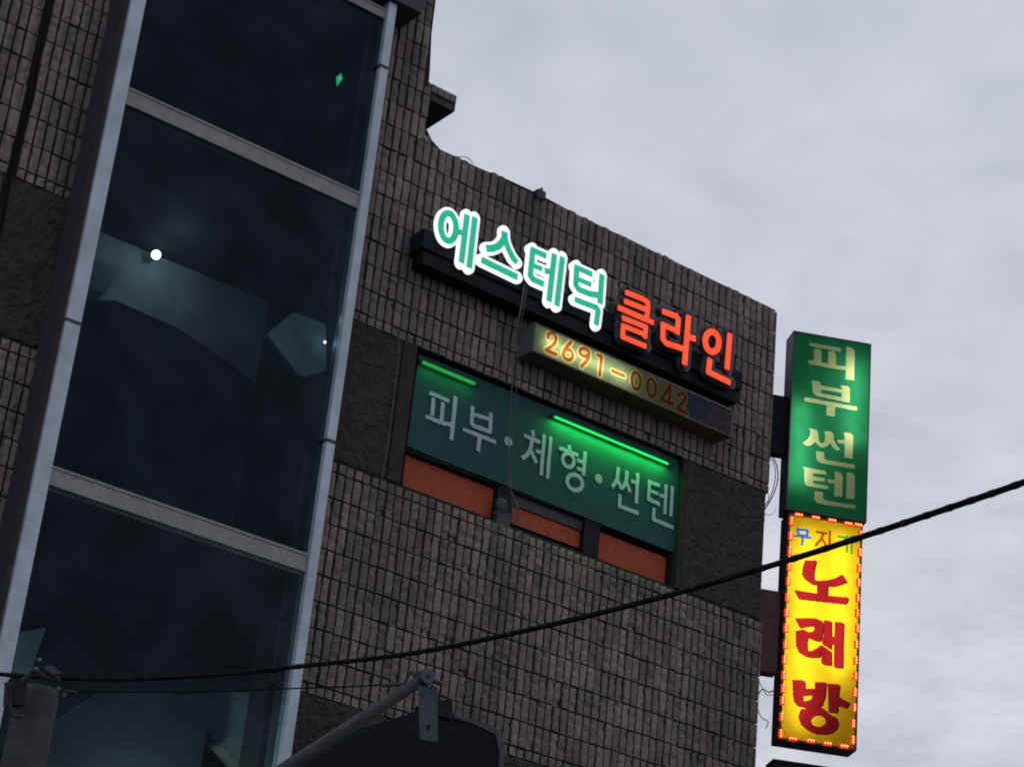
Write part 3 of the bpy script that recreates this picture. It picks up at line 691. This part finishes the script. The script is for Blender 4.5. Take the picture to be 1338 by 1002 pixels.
gpoly = [
    [I_([(292, 172), (605, 228), (605, 268), (292, 208)]), I_([(335, 235), (398, 240), (412, 270), (410, 384), (335, 372)]), I_([(480, 258), (545, 267), (556, 295), (556, 412), (480, 398)]), I_([(270, 355), (300, 352), (410, 372), (560, 405), (662, 412), (662, 450), (560, 440), (290, 390)]), I_([(662, 215), (715, 222), (747, 255), (740, 555), (655, 542)])],
    [I_([(312, 552), (390, 565), (408, 600), (405, 720), (345, 700), (325, 665)]), I_([(595, 605), (680, 612), (698, 640), (695, 778), (615, 765), (617, 625)]), I_([(400, 605), (620, 645), (620, 680), (400, 645)]), I_([(335, 690), (405, 683), (618, 727), (695, 760), (695, 778), (560, 750), (370, 712)]), I_([(240, 722), (770, 820), (770, 860), (240, 762)]), I_([(465, 785), (548, 795), (545, 918), (462, 905)])],
    [J_([(362, 110), (440, 125), (455, 160), (460, 225), (480, 262), (505, 262), (525, 230), (525, 155), (512, 140), (590, 145), (610, 170), (612, 230), (640, 280), (680, 325), (640, 335), (600, 300), (580, 262), (555, 285), (515, 305), (480, 300), (440, 265), (420, 250), (390, 280), (350, 292), (297, 262), (345, 225), (372, 185), (378, 140)]), J_([(650, 225), (730, 232), (730, 268), (650, 255)]), J_([(708, 152), (780, 160), (808, 185), (803, 418), (722, 405), (722, 175)]), J_([(437, 340), (515, 350), (517, 415), (540, 430), (825, 478), (825, 518), (500, 465), (455, 445), (435, 410)])],
    [J_([(300, 500), (520, 538), (548, 575), (400, 565), (400, 595), (522, 615), (520, 648), (405, 635), (405, 660), (440, 672), (555, 690), (555, 725), (370, 698), (330, 680), (315, 640), (318, 530)]), J_([(553, 622), (630, 635), (630, 668), (555, 655)]), J_([(610, 548), (680, 555), (702, 590), (695, 803), (618, 792), (625, 575)]), J_([(738, 555), (800, 562), (825, 590), (822, 825), (735, 812), (745, 580)]), J_([(425, 745), (503, 755), (503, 815), (530, 838), (833, 885), (830, 923), (500, 875), (440, 860), (415, 820)])],
]
SF = (SO, E1, UP)
lay = [(('letter', i), [('p', spl(p)) for p in ps_]) for i, ps_ in enumerate(gpoly)]
res = raster(SF, ga0+.013, ga1-.013, gz0+.013, gz1-.013, lay, ('panel', 0))
gp = lightsheet('green_acrylic', (.030, .31, .12), .40, .18, 6); gt = lightsheet('pale_yellow_acrylic', (.74, .88, .40), .34, .1)
for k_, mm in res.items(): mm.build('letter' if k_[0] == 'letter' else 'face_panel', gt if k_[0] == 'letter' else gp, gs)
def stube(par, a, z0, z1, t, s, col=(1, 1, .92), r=.014):
    lamp_tube([SO+E1*a+FN*t+UP*z0, SO+E1*a+FN*t+UP*z1], r, col, s, par)
gw = ga1-ga0; gh = gz1-gz0
stube(gs, ga0+gw*.80, gz0+gh*.42, gz0+gh*.88, .13, 11)
stube(gs, ga0+gw*.14, gz0+gh*.14, gz0+gh*.60, .12, 11)
# bracket panel between facade and sign
def bracket(par, z0, z1, mm, name='bracket', d0=.06, d1=.18):
    m = MB(); sbox(m, -GAP-.05, ga0-.001, d0, d1, z0, z1); m.build(name, mm, par)
bracket(gs, sp2(1018, 589)[1], sp2(1018, 513)[1], MT['box'])

# yellow sign
tl, tr_, br_, bl_ = sp2(1030.0, 669), sp2(1129, 686), sp2(1116.5, 979.5), sp2(1017.2, 966.5)
print('yellow', tl, tr_, br_, bl_)
ya0, ya1 = (tl[0]+bl_[0])/2, (tr_[0]+br_[0])/2; yz1 = min((tl[1]+tr_[1])/2, gz0-.006); yz0 = (br_[1]+bl_[1])/2
ys = thing('blade_sign', SO + Vector((0, 0, yz0)), 'lower projecting yellow light box sign with red lettering and a border of red lights', 'sign')
case(ys, ya0, ya1, yz0, yz1, TH, MT['red_dark'])
off = lambda P, dx, dy: [(x+dx, y+dy) for x, y in P]
no = [K_([(322, 552), (435, 555), (420, 610), (405, 700), (410, 745), (450, 760), (540, 755), (620, 735), (695, 695), (740, 772), (650, 805), (590, 815), (440, 800), (390, 795), (330, 755), (290, 700), (295, 640)]), K_([(445, 790), (548, 800), (545, 900), (440, 890)]), K_([(210, 850), (445, 888), (550, 908), (752, 925), (752, 950), (732, 990), (700, 990), (255, 940)])]
rae = [L_([(298, 212), (420, 208), (510, 213), (565, 235), (585, 270), (580, 330), (560, 420), (540, 445), (480, 430), (425, 405), (425, 350), (480, 345), (500, 298), (450, 288), (400, 295), (345, 308)]), L_([(305, 338), (380, 322), (430, 345), (425, 405), (415, 440), (418, 535), (470, 540), (530, 505), (558, 478), (580, 500), (560, 560), (545, 600), (480, 605), (400, 595), (340, 560), (308, 490)]),
       L_([(585, 230), (662, 238), (662, 530), (570, 470), (572, 440), (590, 380), (596, 290)]), L_([(570, 480), (660, 545), (662, 685), (575, 675), (562, 650), (570, 560)]), L_([(655, 395), (705, 395), (705, 470), (655, 470)]), L_([(700, 245), (780, 252), (785, 275), (775, 712), (690, 705), (692, 480)])]
bang = [M_([(268, 135), (380, 138), (390, 165), (390, 222), (490, 222), (492, 158), (600, 158), (600, 180), (590, 300), (560, 385), (520, 410), (400, 410), (320, 395), (285, 355), (272, 280)]), M_([(618, 172), (730, 178), (735, 205), (722, 290), (750, 315), (838, 362), (800, 415), (715, 390), (715, 462), (625, 455)])]
bangr = M_([(350, 425), (480, 412), (560, 408), (640, 475), (700, 505), (722, 560), (710, 615), (665, 658), (600, 675), (500, 670), (425, 640), (355, 585), (325, 500)])
holes = [('p', spl(M_([(378, 300), (468, 292), (450, 330), (385, 350)]))), ('p', spl(M_(ell(527, 545, 70, 55, 20))))]
small = [(('blue', 0), [K_([(245, 240), (350, 252), (346, 306), (262, 300), (245, 240)]), K_([(215, 305), (380, 327)]), K_([(300, 325), (292, 395)])]),
         (('brown', 0), [K_([(440, 268), (540, 282)]), K_([(510, 285), (490, 335), (432, 402)]), K_([(490, 330), (535, 402)]), K_([(573, 262), (570, 398)])]),
         (('green', 0), [K_([(660, 312), (735, 325), (715, 365), (680, 395)]), K_([(735, 350), (760, 355)]), K_([(750, 312), (745, 465)]), K_([(792, 312), (790, 482)])])]
lay = [(('panel', 0), holes)]
for nm, group in (('no', no), ('rae', rae), ('bang', bang + [bangr])): lay.append((('red', nm), [('p', spl(p)) for p in group]))
for nm, group in (('no', no), ('rae', rae), ('bang', bang + [bangr])): lay.append((('shade', nm), [('p', spl(off(p, 1.9, 1.2))) for p in group]))
lay += [((k_[0], 'small'), [('s', spl(s), .0125) for s in ss]) for k_, ss in small]
lay.append((('pale', 0), [('p', spl(K_([(245, 240), (350, 252), (346, 306), (262, 300)])))]))
res = raster(SF, ya0+.021, ya1-.021, yz0+.021, yz1-.021, lay, ('panel', 0))
ymat = dict(panel=lightsheet('yellow_acrylic', (.95, .61, .016), .30, .10, 5), red=lightsheet('red_film', (.30, .012, .016), .5, .08), shade=lightsheet('dark_red_film', (.11, .012, .008), .3),
            blue=lightsheet('blue_film', (.045, .14, .42), .5), brown=lightsheet('brown_film', (.42, .07, .006), .5), green=lightsheet('green_film', (.05, .34, .03), .5), pale=lightsheet('pale_film', (.62, .66, .50), .4))
par = {}
for k_ in sorted(res, key=lambda k: (k[0] == 'shade', str(k))):
    nm = {'panel': 'face_panel', 'red': 'letter', 'shade': 'letter_shadow', 'pale': 'letter_fill'}.get(k_[0], 'small_letter')
    o = res[k_].build(nm, ymat[k_[0]], par.get(k_[1]) if k_[0] == 'shade' else ys)
    if k_[0] == 'red': par[k_[1]] = o
yw = ya1-ya0; yh = yz1-yz0
stube(ys, ya0+yw*.27, yz0+yh*.06, yz0+yh*.94, .15, 14.5); stube(ys, ya0+yw*.73, yz0+yh*.30, yz0+yh*.94, .15, 14.5)
bracket(ys, sp2(1008, 876)[1], sp2(1008, 769)[1], MT['red_dark'], d0=.04, d1=.20)
# border of light clusters: each holds three or four little bulbs on a red plate glowing as their halo
led = glow('led_amber', (1, .34, .085), 3.8); lens = glow('led_red_glow_plate', (1, .035, .006), .95)
mods = [(x, y, 0) for x, y in K_([(255, 97), (425, 130), (590, 160), (752, 192), (852, 205)])]
mods += [(x, y, 1) for x, y in K_([(180, 165), (172, 315), (165, 465), (157, 622), (148, 770), (141, 930)]) + L_([(208, 160), (200, 315), (197, 480), (188, 635), (180, 790)]) + M_([(172, 225), (164, 345), (158, 505), (148, 672)])]
mods += [(x, y, 0) for x, y in M_([(265, 722), (443, 742), (610, 770), (775, 797)])]
mods += [(x, y, 1) for x, y in K_([(875, 300), (868, 480), (860, 640), (855, 785), (848, 940)]) + L_([(920, 165), (920, 320), (910, 480), (905, 640), (900, 800)]) + M_([(883, 265), (877, 415), (865, 575), (862, 735)])]
bu0 = MB(); le0 = MB()
for i in range(3): bu0.ball((-.026+.026*i, -.014, 0), .0085, 8, 5)
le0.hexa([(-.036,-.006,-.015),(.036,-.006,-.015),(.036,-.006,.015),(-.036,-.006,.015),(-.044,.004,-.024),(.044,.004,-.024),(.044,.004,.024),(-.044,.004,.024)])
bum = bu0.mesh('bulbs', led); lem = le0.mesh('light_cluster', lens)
rz = math.atan2(EY, EX)
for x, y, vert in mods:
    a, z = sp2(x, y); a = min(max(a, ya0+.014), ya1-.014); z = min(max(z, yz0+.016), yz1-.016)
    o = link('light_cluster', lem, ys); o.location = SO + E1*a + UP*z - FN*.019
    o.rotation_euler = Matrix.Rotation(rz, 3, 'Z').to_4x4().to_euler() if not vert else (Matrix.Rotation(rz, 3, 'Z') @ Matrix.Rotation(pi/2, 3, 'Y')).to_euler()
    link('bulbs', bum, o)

# lowest dark sign
tl, tr_ = sp2(1010, 991), sp2(1082, 1003)
ds = thing('blade_sign', SO + Vector((0, 0, tl[1]-1.6)), 'unlit dark sign box just entering at the bottom edge under the yellow sign', 'sign')
case(ds, tl[0], tr_[0]+.06, tl[1]-1.6, tl[1], TH, MT['box'])
m = MB(); sbox(m, tl[0]+.021, tr_[0]+.039, 0, .005, tl[1]-1.579, tl[1]-.021); m.build('face_panel', MT['frame'], ds)
bracket(ds, tl[1]-.9, tl[1]-.4, MT['box'])

# ------------------------------------------------------------------ cables
def cable(name, pts, r, mm, label, cat='cable', k=6, group=None, n=8):
    c = spline(pts, k); m = MB(); m.tube(c, r, n)
    o = m.build(name, mm, None, True); o['label'] = label; o['category'] = cat
    if group: o['group'] = group
    return o
wp = [(-30, 877, 12.7), (0, 880.5, 12.6), (60, 884.5, 12.3), (130, 887, 12.0), (200, 886, 11.7), (300, 880, 11.3), (389, 870.5, 11.0), (540, 853, 10.4), (700, 820.5, 9.8), (860, 781, 9.2), (1010, 738, 8.7), (1139, 697, 8.3), (1240, 663.5, 7.9), (1338, 630, 7.6), (1480, 578, 7.1), (1700, 480, 6.5)]
cable('power_line', [atd(x, y, d) for x, y, d in wp], .0125, MT['cable'], 'thick black overhead cable sagging across the whole scene in front of the building', 'power line')
m = MB()
cs = [Vector(p) for p in spline([atd(x, y, d) for x, y, d in wp], 10)]
for i in range(0, len(cs)-1, 3):
    d = (cs[i+1]-cs[i]).normalized(); m.tube([cs[i]-d*.012, cs[i]+d*.012], .0142, 8)
o = m.build('cable_lashing', MT['frame'], kind='stuff'); o.parent = bpy.data.objects['power_line']
cable('thin_wire', [atd(*p) for p in ((84, 903, 12.2), (160, 903.5, 12.1), (260, 903, 12.0), (340, 900.5, 11.9), (400, 898.5, 11.8), (470, 896, 11.7), (543, 891.5, 11.6))], .0045, MT['cable'], 'thin black wire running from the concrete pole to the end of the steel arm', 'wire')
cy = D-.032
cable('hanging_cable', [at(705, 250, cy), at(700, 280, cy), at(690, 340, cy-.02), at(681, 400, 14.0), at(673, 445, 14.05), at(668, 520, 14.2), at(665, 580, 14.3), at(664.5, 640, 14.33)], .006, MT['wirelt'], 'thicker grey cable hanging from the parapet past the phone number sign', 'cable')
cable('hanging_cable', [at(708, 256, cy), at(704, 284, cy), at(694, 345, cy-.02), at(684.5, 402, 14.0), at(677, 447, 14.05), at(674, 520, 14.2), at(669, 590, 14.3), at(668, 648, 14.33), at(674, 668, 14.32), at(672, 684, 14.34)], .0035, MT['wirelt'], 'thinner grey cable hanging from the parapet, ending in a curl at the window', 'cable')
cable('wall_cable', [at(522, 425, D-.03), at(520, 470, D-.034), at(513, 530, D-.034), at(506, 585, D-.034), at(499, 625, D-.03), at(490, 690, D-.03)], .004, MT['wirelt'], 'thin pale cable running down the rough stone strip left of the window', 'cable')
cable('wall_cable', [(5.215, D-.025, 0), (5.21, D-.035, 5), (5.225, D-.03, 9), (5.20, D-.04, 9.9), (5.24, D-.03, 10.6), (5.21, D-.04, 11.3), (5.235, D-.03, 15)], .012, MT['cable'], 'thick black cable in the joint of the tiled wall at the far left', 'cable')
cable('wall_cable', [(5.180, D-.03, 0), (5.185, D-.03, 6), (5.178, D-.035, 9.6), (5.205, D-.03, 10.4), (5.172, D-.035, 11.4), (5.19, D-.03, 15)], .007, MT['cable'], 'thinner black cable twisted beside the thick one at the far left', 'cable')
cable('wall_cable', [at(9, 165, D-.03), at(4, 200, D-.03), at(1, 235, D-.03), at(-6, 290, D-.03)], .004, MT['wirelt'], 'thin pale cable at the left edge over the dark stone band', 'cable')
fp = lambda x, y, t=.1: (lambda c: SO + E1*c[0] + UP*c[1] + FN*t)(sp2(x, y))
cable('sign_wire', [fp(*p) for p in ((1005, 588), (1013, 592), (1019, 604), (1020, 622), (1014, 642), (1001, 664))], .006, MT['cable'], 'outer looping black wire hanging under the upper sign bracket', 'wire')
cable('sign_wire', [fp(*p) for p in ((1007, 590), (1015, 600), (1017, 618), (1012, 640), (1000, 662))], .0045, MT['cable'], 'inner looping black wire hanging under the upper sign bracket', 'wire')
cable('sign_wire', [fp(*p) for p in ((1002, 612), (1006, 630), (1008, 650), (1002, 664), (1011, 668), (1018, 660))], .0028, MT['wirelt'], 'thin kinked wire below the loops beside the green sign', 'wire')
cable('sign_wire', [fp(*p) for p in ((990, 912), (996, 901), (1001, 896), (1008, 900), (1015, 898))], .0055, MT['cable'], 'knotted black wire between the wall and the yellow sign', 'wire')
cable('sign_wire', [fp(*p) for p in ((992, 877), (996, 886), (1001, 896), (1006, 904), (1013, 903))], .0035, MT['cable'], 'thin wire dropping from the red bracket into the knot', 'wire')
cable('sign_wire', [fp(*p) for p in ((990, 912), (994, 922), (998, 932), (1003, 936), (1008, 939), (1005, 947))], .0045, MT['cable'], 'lower loose wire end curling beside the yellow sign', 'wire')
cable('parapet_wire', [at(598, 207, D+.05), at(603, 205, D+.05), at(612, 207, D+.05), at(618, 214, D+.05)], .004, MT['wirelt'], 'small wire loop standing above the curved parapet', 'wire')
cable('corner_wire', [at(1008.5, 455, D-.01), at(1012, 458, D-.01), at(1012.5, 464, D-.01), at(1009, 466, D-.01)], .004, MT['wirelt'], 'tiny wire loop at the upper right corner of the building', 'wire')
# bracket at the parapet where the cable drops
pb = thing('cable_bracket', at(705, 255, D-.02), 'small dark metal cable bracket on the parapet above the green letters', 'bracket')
q = at(706, 254, D-.03); m = MB(); m.box(q.x-.045, q.x+.05, D-.05, D+.06, q.z-.05, q.z+.035); m.build('clamp', MT['dark'], pb)
m = MB(); m.prism([(q.x-.01, D-.03, q.z+.036), (q.x+.035, D-.03, q.z+.036), (q.x+.015, D-.03, q.z+.085)], (0, .04, 0)); m.build('hook', MT['dark'], pb)
# bulb-like fixture hanging at the window
wf = thing('window_fixture', at(655, 645, 14.33), 'round grey weathered fixture on the post between two orange window panels', 'fixture')
q = at(655, 660, 14.37); m = MB(); m.ball(q, .068, 12, 8, (1, .5, 1.05)); m.build('shell', MT['side'], wf, True)
m = MB(); q = at(655, 680, 14.40); m.box(q.x-.075, q.x+.07, 14.36, 14.42, q.z-.12, q.z+.08); m.build('base', MT['side'], wf)
m = MB(); m.tube([at(668, 645, 14.32), at(674, 655, 14.32), at(678, 668, 14.32), at(676, 684, 14.34)], .008, 6); m.build('flex', MT['wirelt'], wf)
# white tags on the tower corner
tg = thing('wire_tag', at(556, 176, D-.03), 'little white frayed wire ends at the foot of the tower corner', 'wire')
m = MB()
for a, b in (((549, 178), (546, 181)), ((551, 175), (550.5, 179)), ((554, 175), (556, 182)), ((556, 179), (557, 184))): m.tube([at(*a, D-.03), at(*b, D-.03)], .0045, 5)
m.build('frayed_end', MT['white'], tg)

# ------------------------------------------------------------------ utility pole with steel arm
pt = atd(50, 900, 12.4); px_, py_ = pt.x, pt.y
up = thing('utility_pole', (px_, py_, 0), 'grey concrete pole with a steel arm at the bottom left before the glass bay', 'utility pole')
m = MB(); m.tube([(px_, py_, 0), (px_, py_, 2), (px_, py_, pt.z-.035), (px_, py_, pt.z)], [.165, .15, .122, .114], 28); m.build('pole_shaft', MT['conc'], up, True)
zt_ = pt.z
def hook(pts, r, mm=MT['dark'], nm='cable_clamp'):
    m = MB(); m.tube(spline(pts, 5), r, 8); m.build(nm, mm, up)
hook([atd(*p) for p in ((14, 886, 12.1), (12, 905, 12.1), (13, 925, 12.1), (20, 935, 12.1), (30, 935, 12.1))], .012)
m = MB(); m.prism([atd(*p) for p in ((15, 888, 12.15), (36, 890, 12.15), (33, 921, 12.15), (13, 919, 12.15))], (0, .09, 0)); m.build('clamp_block', MT['dark'], up)
m = MB(); m.prism([atd(*p) for p in ((56, 871, 12.1), (68, 869, 12.1), (82, 879, 12.1), (70, 881, 12.1))], (0, .06, .0)); m.build('insulator', MT['steel'], up)
for c_, r_ in (((51, 862), .014), ((47, 875), .017), ((76, 900), .014), ((84, 908), .014)):
    m = MB(); m.ball(atd(*c_, 12.15), r_, 8, 6); m.build('bolt', MT['steel'], up)
m = MB(); m.tube([atd(30, 890, 12.15), atd(45, 874, 12.15), atd(56, 884, 12.15), atd(78, 888, 12.15)], .018, 8); m.build('strain_clamp', MT['dark'], up)
m = MB(); m.tube([atd(85, 903, 12.15), atd(100, 904, 12.15)], .010, 8); m.build('wire_grip', MT['dark'], up)
# arm
a_in = Vector((px_, py_, 0)); e_out = atd(556, 885, 11.5); s_in = atd(45, 1256, 12.2)
s_in.x, s_in.y = px_ + .1, py_
m = MB(); m.tube([s_in, e_out + Vector((0, 0, 0))], .034, 16); m.build('arm', MT['armst'], up, True)
m = MB(); m.tube([e_out + Vector((0, -.03, 0)), e_out + Vector((0, .03, 0))], .045, 14); m.build('arm_end', MT['dark'], up)
c5 = atd(559.5, 883, 11.40); nrm = (CAM-c5).normalized()
m = MB(); m.tube([c5, c5 + nrm*.02], .036, 18); m.build('bolt_washer', MT['steel'], up)
m = MB(); m.tube([c5 + nrm*.02, c5 + nrm*.028], .010, 8); m.build('bolt', MT['dark'], up)
m = MB(); m.prism([atd(*p, 11.45) for p in ((548, 895), (571.5, 897), (572.5, 968.5), (550, 966))], (0, .012, 0)); pla = m.build('strap_plate', MT['steel'], up)
m = MB(); hc = atd(560.5, 949, 11.445); m.tube([hc, hc + Vector((0, .003, 0))], .013, 10); m.build('bolt_hole', MT['frame'], pla)
m = MB(); m.tube([atd(500, 895, 11.6), atd(525, 893.5, 11.55), atd(545, 890, 11.5)], .010, 8); m.build('wire_grip', MT['dark'], up)
m = MB(); m.tube(spline([atd(528, 892, 11.5), atd(534, 883, 11.5), atd(537, 877, 11.5), atd(543, 884, 11.5), atd(553, 889, 11.5)], 4), .006, 6); m.build('tie_wire', MT['dark'], up)
m = MB(); m.tube([atd(566, 889, 11.42), atd(577, 893, 11.42)], .014, 8); m.build('bolt', MT['dark'], up)

# dark canopy below the arm ------------------------------------------------
HY = 13.62
hd = thing('wall_canopy', at(560, 1000, HY), 'dark angular sheet canopy behind the steel arm at the bottom of the facade', 'canopy')
m = MB(); m.prism([at(*p, HY) for p in ((383, 1012), (398, 1001), (425, 984), (458, 966), (485, 952), (514, 938.5), (546, 929), (592, 934), (620, 944), (649, 957), (655, 980), (652, 1012))], (0, .5, 0)); m.build('hood', MT['hood'], hd)
m = MB(); m.prism([at(*p, HY-.02) for p in ((571, 914), (591, 914), (592, 940), (571, 935))], (0, .3, 0)); m.build('upstand', MT['frame'], hd)
m = MB(); m.prism([at(*p, HY-.01) for p in ((594, 937), (620, 946), (648, 959), (653, 982), (651, 1012), (657, 1012), (660, 979), (655, 953), (622, 940), (594, 931.5))], (0, .05, 0)); m.build('edge_trim', MT['side'], hd)
